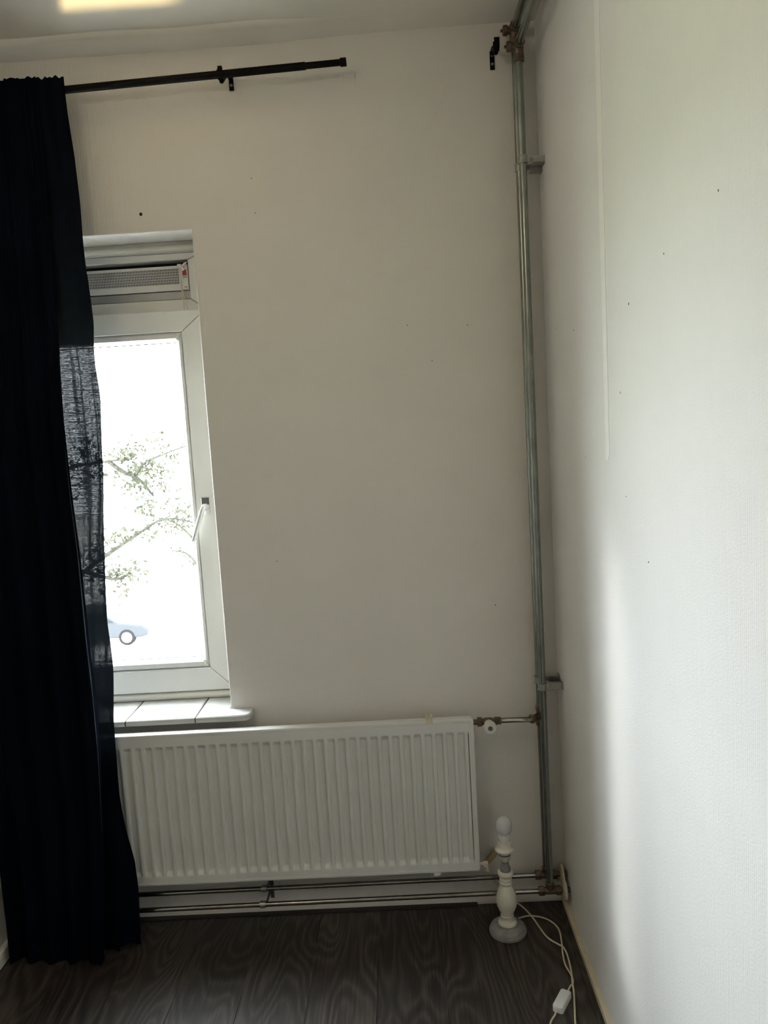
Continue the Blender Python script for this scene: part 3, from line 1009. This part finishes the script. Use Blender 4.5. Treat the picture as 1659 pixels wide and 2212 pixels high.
def cradle(mb, x_, z_, r, closed):
    """U-shaped holder, open on top, 15 mm wide"""
    w = 0.0075
    ro = r + 0.0032
    arc = []
    a0, a1 = (math.radians(-250), math.radians(70)) if closed else (math.radians(-195), math.radians(15))
    nn = 16
    pts = []
    for k in range(nn + 1):
        a = a0 + (a1 - a0) * k / nn
        pts.append((RODY + ro * math.cos(a), z_ + ro * math.sin(a)))
    for k in range(nn, -1, -1):
        a = a0 + (a1 - a0) * k / nn
        pts.append((RODY + r * math.cos(a), z_ + r * math.sin(a)))
    n_ = len(pts)
    vs = [(x_ - w, p[0], p[1]) for p in pts] + [(x_ + w, p[0], p[1]) for p in pts]
    fs = []
    h_ = n_ // 2
    for k in range(n_):
        k2 = (k + 1) % n_
        fs.append((k, k2, n_ + k2, n_ + k))
    for k in range(h_ - 1):
        a, b, c, d = k, k + 1, n_ - 2 - k, n_ - 1 - k
        fs.append((a, b, c, d))
        fs.append((n_ + a, n_ + d, n_ + c, n_ + b))
    mb.add(vs, fs)


def bracket(x_, zc, lab, closed, plate_lo, plate_hi, screws, xp):
    t = thing('rod_bracket', lab, 'bracket', (xp, -0.001, plate_lo), 'black curtain rod brackets')
    MB().prism([(xp - 0.0066, plate_lo), (xp + 0.0066, plate_lo), (xp + 0.0066, plate_hi), (xp - 0.0066, plate_hi)], -0.0042, -0.0003, 'y', inset=0.001).build('wall_plate', 'rod', t)
    c = MB()
    cradle(c, x_, zc, 0.0108, closed)
    if closed:
        c.box((x_ - 0.006, RODY - 0.006, zc + 0.0138), (x_ + 0.006, RODY + 0.006, zc + 0.0205))
    else:
        c.box((x_ - 0.0075, RODY - 0.0142, zc + 0.002), (x_ + 0.0075, RODY - 0.0110, zc + 0.0165))
        c.box((x_ - 0.0075, RODY + 0.0110, zc + 0.002), (x_ + 0.0075, RODY + 0.0142, zc + 0.0165))
    c.build('cradle', 'rod', t, smooth=40)
    a = MB().tube(smoothpts([(xp, -0.004, plate_hi - 0.008), (xp * 0.7 + x_ * 0.3, -0.030, plate_hi - 0.004), (x_, RODY + 0.016, zc - 0.011), (x_, RODY + 0.008, zc - 0.0125)], 5), 0.0062, 10)
    a.build('arm', 'rod', t, smooth=50)
    for zz in screws:
        MB().lathe([(0.0042, 0), (0.0042, 0.0010), (0.0028, 0.0018), (0.0012, 0.0010)], (xp, -0.0042, zz), (0, -1, 0), 14).build('screw', 'screw', t, smooth=40)
    return t


bracket(-0.897, rod_z(-0.897), 'black bracket holding the curtain rod above the window', True, 2.569, 2.606, [2.583], -0.8825)
bracket(-0.1165, 2.606, 'empty black rod bracket screwed to the wall beside the corner pipes', False, 2.577, 2.628, [2.592, 2.6165], -0.1185)

# ------------------------------------------------------------------ curtain
RE = [(2.600, -1.336, -.099), (2.553, -1.336, -.099), (2.496, -1.335, -.098), (2.38, -1.328, -.097), (2.264, -1.326, -.097), (2.147, -1.326, -.098), (2.069, -1.323, -.100), (1.976, -1.318, -.103), (1.910, -1.315, -.105), (1.851, -1.320, -.106), (1.791, -1.322, -.107), (1.697, -1.318, -.108), (1.603, -1.322, -.109), (1.494, -1.329, -.110), (1.371, -1.338, -.111), (1.301, -1.342, -.112), (1.162, -1.352, -.113), (1.035, -1.357, -.114), (.949, -1.356, -.114), (.877, -1.358, -.115), (.721, -1.366, -.126), (.636, -1.366, -.131), (.491, -1.360, -.139), (.374, -1.350, -.145), (.286, -1.335, -.149), (.198, -1.331, -.153), (.109, -1.335, -.158), (.020, -1.336, -.160)]
FE = [(2.60, -1.42, -.106), (2.4, -1.415, -.112), (1.911, -1.414, -.143), (1.78, -1.419, -.151), (1.648, -1.421, -.160), (1.558, -1.419, -.165), (1.408, -1.415, -.172), (1.247, -1.407, -.180), (1.002, -1.403, -.192), (.864, -1.398, -.199), (.753, -1.397, -.203), (.641, -1.397, -.206), (.415, -1.405, -.213), (.199, -1.420, -.219), (.012, -1.440, -.225)]
LE = [(2.60, -1.752), (2.0, -1.748), (0.707, -1.742), (.359, -1.728), (.195, -1.726), (.135, -1.724), (.012, -1.724)]


def tab(z, T, i):
    T = T[::-1] if T[0][0] > T[-1][0] else T
    return interp(z, [t[0] for t in T], [t[i] for t in T])


curt = thing('curtain', 'floor-length dark navy curtain gathered on the left of the window', 'curtain', (-1.54, -0.15, 0.004))
NU1, NU2, NU3, NV = 90, 14, 110, 130
ZT, ZBOT = 2.597, 0.004
vs, fs, uvs = [], [], []
for j in range(NV + 1):
    v = j / NV
    z0 = ZT + (ZBOT - ZT) * v
    xr, yr = tab(z0, RE, 1), tab(z0, RE, 2)
    xf, yf_ = tab(z0, FE, 1), tab(z0, FE, 2)
    xl = tab(z0, LE, 1)
    gath = sstep(2.50, 1.95, z0)           # 0 at the rod, 1 lower down
    row = []
    for i in range(NU1 + 1):               # pleated front part
        s = i / NU1
        x_ = xl + (xf - xl) * s
        ph = s * 2 * math.pi * 4.3 + 0.5 * math.sin(z0 * 1.4 + s * 3)
        small = s * 2 * math.pi * 21 + 1.3 * math.sin(s * 17)
        amp = 0.006 + 0.030 * gath * (0.75 + 0.25 * math.sin(s * 9 + 1))
        ybase = (yf_ + 0.012 * (1 - s)) + 0.030 * gath * (1 - s) * 0.2
        y_ = ybase + amp * (1 - math.cos(ph)) * 0.5 * min(1.0, (1 - s) * 6) + 0.0040 * (1 - 0.85 * gath) * math.sin(small)
        row.append((x_, y_, z0))
    back = yr + 0.0 + (0.010 if z0 > 0.9 else 0.0) * gath
    xb = xf - 0.045 - 0.02 * gath
    yb0 = yf_ + 0.012
    gapy = max(0.0035, yr - yf_) * 0.42
    for i in range(1, NU2 + 1):            # hem fold turning back behind the front edge
        a = math.pi * i / NU2
        row.append((xf + 0.006 * math.sin(a), yf_ + gapy * (0.5 - 0.5 * math.cos(a)), z0))
    xm = xl + 0.05
    for i in range(1, 31):                 # gathered middle layer running back to the left
        s = i / 30
        row.append((xf + (xm - xf) * s, yf_ + gapy + 0.004 * gath * math.sin(s * 40), z0))
    for i in range(1, 9):
        a = math.pi * i / 8
        row.append((xm - 0.005 * math.sin(a), yf_ + gapy + (yr - yf_ - gapy) * (0.5 - 0.5 * math.cos(a)), z0))
    xs_, ys_ = row[-1][0], row[-1][1]
    Lb = xr - xs_
    for i in range(1, NU3 + 1):            # back layer, single cloth where it reaches past the fold
        s = i / NU3
        x_ = xs_ + Lb * s
        e = (xr - x_) / 0.115              # 0 at the free edge, about 1 at the fold
        env = min(1.0, e * 1.6)
        wob = 0.0065 * gath * math.sin(e * math.pi * 2.6 + 0.8 * math.sin(z0 * 2.1)) * env
        wob += 0.0028 * (1 - gath) * math.sin(e * 16) + 0.0022 * gath * math.sin(e * 11 + z0 * 5) * env
        y_ = yr + wob
        if e < 0.12:
            w_ = (0.12 - e) / 0.12
            y_ += 0.0035 * gath * math.sin(z0 * 11.0) * w_
            x_ += 0.0022 * gath * (math.sin(z0 * 9.0) + 0.5 * math.sin(z0 * 23.0)) * w_
        row.append((x_, y_, z0))
    if j == 0:
        nu = len(row)
        nruf = [0.0022 * math.sin(i * 0.75) + 0.0024 * math.sin(i * 1.31 + 1) for i in range(nu)]
    L = 0.0
    for i, p in enumerate(row):
        if i:
            L += (Vector(p) - Vector(row[i - 1])).length
        zz = p[2] + (nruf[i] * (1 - sstep(0, 0.06, v)))
        hemx = 0.016 * (1 if p[0] > -1.40 else 0) * sstep(0.9, 1.0, v) + 0.002 * math.sin(i * 0.4) * sstep(0.97, 1.0, v)
        vs.append((p[0], p[1], max(0.003, zz + hemx)))
        uvs.append((L, p[2]))
for j in range(NV):
    for i in range(nu - 1):
        fs.append((j * nu + i, j * nu + i + 1, (j + 1) * nu + i + 1, (j + 1) * nu + i))
cloth = MB().add(vs, fs).build('cloth', 'curtain', curt, smooth=180)
uvl = cloth.data.uv_layers.new(name='UVMap')
for lp in cloth.data.loops:
    uvl.data[lp.index].uv = uvs[lp.vertex_index]

fold_pts = [(x_ + 0.0062, y_ + 0.002, z_) for z_, x_, y_ in FE if 0.40 < z_ < 1.6]  # rim light of the fold put into colour as a thin paler tube
fold_pts = smoothpts(fold_pts, 4)
MB().tube(fold_pts, [0.0002 + 0.0010 * min(1.0, k_ / 8, (len(fold_pts) - 1 - k_) / 8) for k_ in range(len(fold_pts))], 6).build('fold_rim_light', 'fold_rim_light', curt, smooth=60, label='paler line painted as rim light along the curtain fold')

# ------------------------------------------------------------------ table lamp on the floor
LX, LY = -0.201, -0.150
lamp = thing('table_lamp', 'turned cream table lamp without shade standing on the floor by the radiator', 'lamp', (LX, LY, 0.0))
MB().lathe([(0.052, 0.0004), (0.0565, 0.001), (0.0572, 0.006), (0.0562, 0.0105), (0.0545, 0.0115), (0.0548, 0.0135), (0.0535, 0.0165), (0.0522, 0.0168), (0.0518, 0.0190), (0.0490, 0.0212), (0.0478, 0.0213), (0.0465, 0.0230), (0.0420, 0.0252), (0.0410, 0.0253), (0.0390, 0.0266), (0.0310, 0.0285), (0.010, 0.0287)],
           (LX, LY, 0), seg=48).build('base', 'lamp_grey', lamp, smooth=35)
MB().lathe([(0.0270, 0.0290), (0.0286, 0.0300), (0.0290, 0.0335), (0.0275, 0.0368), (0.0225, 0.0388), (0.0198, 0.0405), (0.0190, 0.0440), (0.0188, 0.0525), (0.0203, 0.0545), (0.0203, 0.0570), (0.0186, 0.0590), (0.0192, 0.064), (0.0245, 0.074), (0.0300, 0.088), (0.0322, 0.101), (0.0312, 0.114), (0.0268, 0.132), (0.0205, 0.148), (0.0172, 0.1555), (0.0178, 0.1575), (0.0195, 0.161), (0.0192, 0.165), (0.0172, 0.1675), (0.0182, 0.170), (0.0192, 0.1745), (0.0178, 0.1795), (0.0150, 0.1815),
           (0.0190, 0.1835), (0.0235, 0.1870), (0.0248, 0.192), (0.0240, 0.1965), (0.0205, 0.2000), (0.012, 0.2003)], (LX, LY, 0), seg=40).build('stem', 'lamp_white', lamp, smooth=40)
MB().lathe([(0.0160, 0.2005), (0.0164, 0.204), (0.0155, 0.210), (0.0128, 0.217), (0.0112, 0.223), (0.0112, 0.2255), (0.0105, 0.2260), (0.0105, 0.2285), (0.0112, 0.2290), (0.0112, 0.231)], (LX, LY, 0), seg=32).build('neck', 'lamp_grey', lamp, smooth=40)
so = MB().lathe([(0.0115, 0.2312), (0.0150, 0.235), (0.0175, 0.244), (0.0185, 0.2515), (0.0185, 0.2620)], (LX, LY, 0), seg=32).build('lamp_holder', 'socket_low', lamp, smooth=40)
MB().lathe([(0.0187, 0.2520), (0.0189, 0.2525), (0.0189, 0.2560), (0.0187, 0.2565)], (LX, LY, 0), seg=32).build('dark_print_band', 'dark_metal', so, smooth=40)
MB().lathe([(0.0188, 0.2620), (0.0262, 0.2640), (0.0285, 0.2680), (0.0283, 0.2705), (0.0212, 0.2760), (0.0204, 0.2790), (0.0202, 0.2960), (0.0190, 0.2970), (0.0172, 0.2960), (0.0172, 0.2700)], (LX, LY, 0), seg=36).build('shade_ring', 'socket', lamp, smooth=40)
MB().lathe([(0.0130, 0.276), (0.0150, 0.290), (0.0160, 0.306), (0.0172, 0.315), (0.0188, 0.3205)], (LX + 0.0006, LY, 0), seg=32).build('bulb_collar', 'switch', lamp, smooth=40)
MB().lathe([(0.0188, 0.3206), (0.0222, 0.327), (0.0246, 0.335), (0.0253, 0.342), (0.0245, 0.351), (0.0218, 0.3595), (0.0172, 0.366), (0.0105, 0.3705), (0.003, 0.3722)], (LX + 0.0008, LY, 0), seg=36).build('bulb', 'bulb', lamp, smooth=60)
# flex: base -> twist -> switch -> loop out of frame -> back -> plug behind the lamp
c1 = [(-0.170, -0.106, 0.010), (-0.165, -0.099, 0.006), (-0.122, -0.084, 0.0035), (-0.074, -0.103, 0.0035), (-0.047, -0.150, 0.0035), (-0.050, -0.215, 0.0035), (-0.058, -0.268, 0.0045), (-0.060, -0.313, 0.0035), (-0.053, -0.352, 0.0035), (-0.054, -0.382, 0.0045), (-0.067, -0.402, 0.006), (-0.078, -0.424, 0.010)]
c2 = [(-0.1225, -0.489, 0.009), (-0.128, -0.497, 0.0035), (-0.146, -0.527, 0.0035), (-0.165, -0.60, 0.0035), (-0.15, -0.70, 0.0035), (-0.10, -0.72, 0.0035), (-0.079, -0.66, 0.0035), (-0.084, -0.57, 0.0035), (-0.082, -0.531, 0.0035), (-0.070, -0.468, 0.0035), (-0.060, -0.415, 0.0035), (-0.057, -0.385, 0.0090), (-0.050, -0.345, 0.0035), (-0.0465, -0.300, 0.0035), (-0.046, -0.262, 0.0035), (-0.052, -0.240, 0.0080), (-0.063, -0.226, 0.0060), (-0.090, -0.184, 0.0035), (-0.117, -0.098, 0.0085), (-0.142, -0.045, 0.012), (-0.172, -0.024, 0.022), (-0.205, -0.0215, 0.062), (-0.226, -0.0215, 0.095), (-0.240, -0.0225, 0.118), (-0.2475, -0.0235, 0.138), (-0.2465, -0.024, 0.150)]
cd = MB().tube(smoothpts(c1, 6), 0.0026, 8).tube(smoothpts(c2, 6), 0.0026, 8)
cd.build('flex', 'cord', lamp, smooth=80)
sw_c = Vector((-0.1005, -0.457, 0.0102))
d_ = Vector((-0.52, -0.85, 0)).normalized()
p_ = Vector((-d_.y, d_.x, 0))
swm = MB()
hl, hw = 0.036, 0.0145
poly = []
for a, b in rrect(-hl, hl, -hw, hw, 0.006, 5):
    waist = 1 - 0.10 * max(0.0, 1 - abs(a) / 0.025)
    q_ = sw_c + d_ * a + p_ * (b * waist)
    poly.append((q_.x, q_.y))
swm.prism(poly, 0.0195, 0.0010, 'z', inset=0.003)
sw = swm.build('inline_switch', 'switch', lamp, smooth=50)
# flat two-pin plug tucked behind the lamp
pl = MB()
a0 = Vector((-0.2455, -0.024, 0.151))
ax = Vector((0.62, 0.0, 0.78)).normalized()
sd = Vector((0.78, 0, -0.62)).normalized()
for (t0, t1, w0, w1) in [(0.0, 0.012, 0.0045, 0.0085), (0.012, 0.046, 0.0085, 0.0100)]:
    vs = []
    for t, w in ((t0, w0), (t1, w1)):
        for sgn, yy in ((-1, -0.0065), (1, -0.0065), (1, 0.0065), (-1, 0.0065)):
            q_ = a0 + ax * t + sd * (w * sgn)
            vs.append((q_.x, q_.y + yy, q_.z))
    pl.add(vs, [(0, 1, 2, 3), (4, 7, 6, 5), (0, 4, 5, 1), (1, 5, 6, 2), (2, 6, 7, 3), (3, 7, 4, 0)])
for sgn in (-1, 1):
    b0 = a0 + ax * 0.046 + sd * (0.006 * sgn)
    pl.tube([b0, b0 + ax * 0.017], 0.0019, 8)
pl.build('plug', 'tan_plastic', lamp)

# ------------------------------------------------------------------ outside, three storeys down
GZ = -6.6
gr = struct(MB().box((-70, 1.0, GZ - 0.2), (60, 90, GZ)).build('ground', 'ground'))
lawn = struct(MB().box((-60, 9.0, GZ), (50, 24.0, GZ + 0.05)).build('lawn', 'grass'))


def tree(name, label, base, height, limbs, seed, leaves):
    rnd = random.Random(seed)
    t = thing(name, label, 'tree', base, 'trees beyond the window')
    b = Vector(base)
    tr = MB()
    trunk = smoothpts([b, b + Vector((0.15, 0.1, height * 0.35)), b + Vector((-0.1, 0.0, height * 0.7)), b + Vector((0.1, 0.1, height))], 5)
    tr.tube(trunk, [0.26 - 0.20 * i / (len(trunk) - 1) for i in range(len(trunk))], 9)
    tr.build('trunk', 'bark', t, smooth=80)
    lf = MB()
    for limb in limbs:
        lb = MB()
        pts = smoothpts([Vector(p) for p in limb], 5)
        n_ = len(pts)
        lb.tube(pts, [0.060 - 0.045 * i / (n_ - 1) for i in range(n_)], 7)
        for k in range(3, n_, 1):
            for _ in range(2):
                d = Vector((rnd.uniform(-1, 1), rnd.uniform(-1, 1), rnd.uniform(-0.5, 0.8))).normalized()
                ln = rnd.uniform(0.35, 0.9)
                e = pts[k] + d * ln
                lb.tube([pts[k], pts[k] + d * ln * 0.5 + Vector((0, 0, 0.05)), e], [0.013, 0.009, 0.004], 5)
                for _l in range(leaves):
                    c = pts[k] + d * ln * rnd.uniform(0.4, 1.1) + Vector((rnd.gauss(0, .10), rnd.gauss(0, .10), rnd.gauss(0, .07)))
                    a = Vector((rnd.uniform(-1, 1), rnd.uniform(-1, 1), rnd.uniform(-1, 1))).normalized()
                    w = a.orthogonal().normalized()
                    s = rnd.uniform(0.035, 0.08)
                    lf.add([c - a * s, c + w * s * 0.5, c + a * s, c - w * s * 0.5], [(0, 1, 2, 3)])
        lb.build('limb', 'bark', t, smooth=80)
    fo = lf.build('foliage', 'leaf', t)
    fo['kind'] = 'stuff'


tree('tree', 'nearer tree with arching leafy limbs seen through the glass', (-9.1, 15.0, GZ), 8.4, [
    [(-9.1, 15, -0.4), (-8.2, 15.1, 0.95), (-7.2, 15.0, 1.18), (-6.5, 15.0, 1.22)],
    [(-7.0, 15, 1.18), (-6.5, 15.0, 0.85), (-6.1, 14.9, 1.15), (-5.2, 15.0, 1.45)],
    [(-6.6, 15, 0.92), (-6.3, 15.0, 0.70), (-6.05, 15.0, 0.35)],
    [(-9.1, 15, -2.2), (-7.6, 15.1, -1.15), (-6.6, 15.1, -0.55), (-5.9, 15.1, -0.20), (-5.2, 15.0, -0.30)],
    [(-7.8, 15, -1.3), (-7.2, 15.2, -1.55), (-6.9, 15.4, -1.45)],
], 3, 11)
tree('tree', 'farther tree standing to the right beyond the lawn', (-7.4, 24.0, GZ), 7.6, [
    [(-7.4, 24, -2.2), (-8.2, 24, -1.3), (-9.0, 24, -1.0)],
    [(-7.4, 24, -1.2), (-6.8, 24, -0.2), (-6.3, 24, 0.2)],
    [(-7.4, 24, -3.2), (-7.9, 24, -2.4), (-8.5, 24, -2.2)],
], 5, 4)

# parked car
CX, CY = -13.2, 29.0
car = thing('parked_car', 'dark parked car on the street below, seen through the window', 'car', (CX, CY, GZ))
side = [(-2.15, 0.35), (-1.85, 0.30), (1.85, 0.30), (2.15, 0.38), (2.18, 0.62), (1.95, 0.80), (0.95, 0.95), (0.35, 1.38), (-0.95, 1.44), (-1.65, 1.05), (-2.12, 0.95)]
bd = MB()
rings_ = [(-0.86, 0.05), (-0.80, 0.0), (0.80, 0.0), (0.86, 0.05)]
bd.prism([(CX + a, GZ + b) for a, b in side], CY - 0.86, CY + 0.86, 'y', inset=0.05)
bd.build('body', 'car_paint', car, bevel=0.04)
for poly in ([(0.82, 0.96), (0.30, 1.33), (-0.20, 1.36), (-0.20, 0.96)], [(-0.28, 0.96), (-0.28, 1.37), (-0.90, 1.38), (-1.40, 1.06), (-1.40, 0.96)]):
    MB().prism([(CX + a, GZ + b) for a, b in poly], CY - 0.868, CY - 0.82, 'y').build('side_window', 'car_glass', car)
for wx in (-1.30, 1.30):
    for sgn in (-1, 1):
        w = MB().lathe([(0.20, 0.0), (0.325, 0.0), (0.33, 0.03), (0.33, 0.19), (0.30, 0.21), (0.20, 0.21)], (CX + wx, CY + sgn * 0.67, GZ + 0.33), (0, sgn, 0), 24).build('wheel', 'tyre', car, smooth=40)
        MB().lathe([(0.05, 0.0), (0.21, 0.0), (0.215, 0.02), (0.05, 0.035)], (CX + wx, CY + sgn * 0.87, GZ + 0.33), (0, sgn, 0), 20).build('hub_cap', 'rim', w, smooth=40)
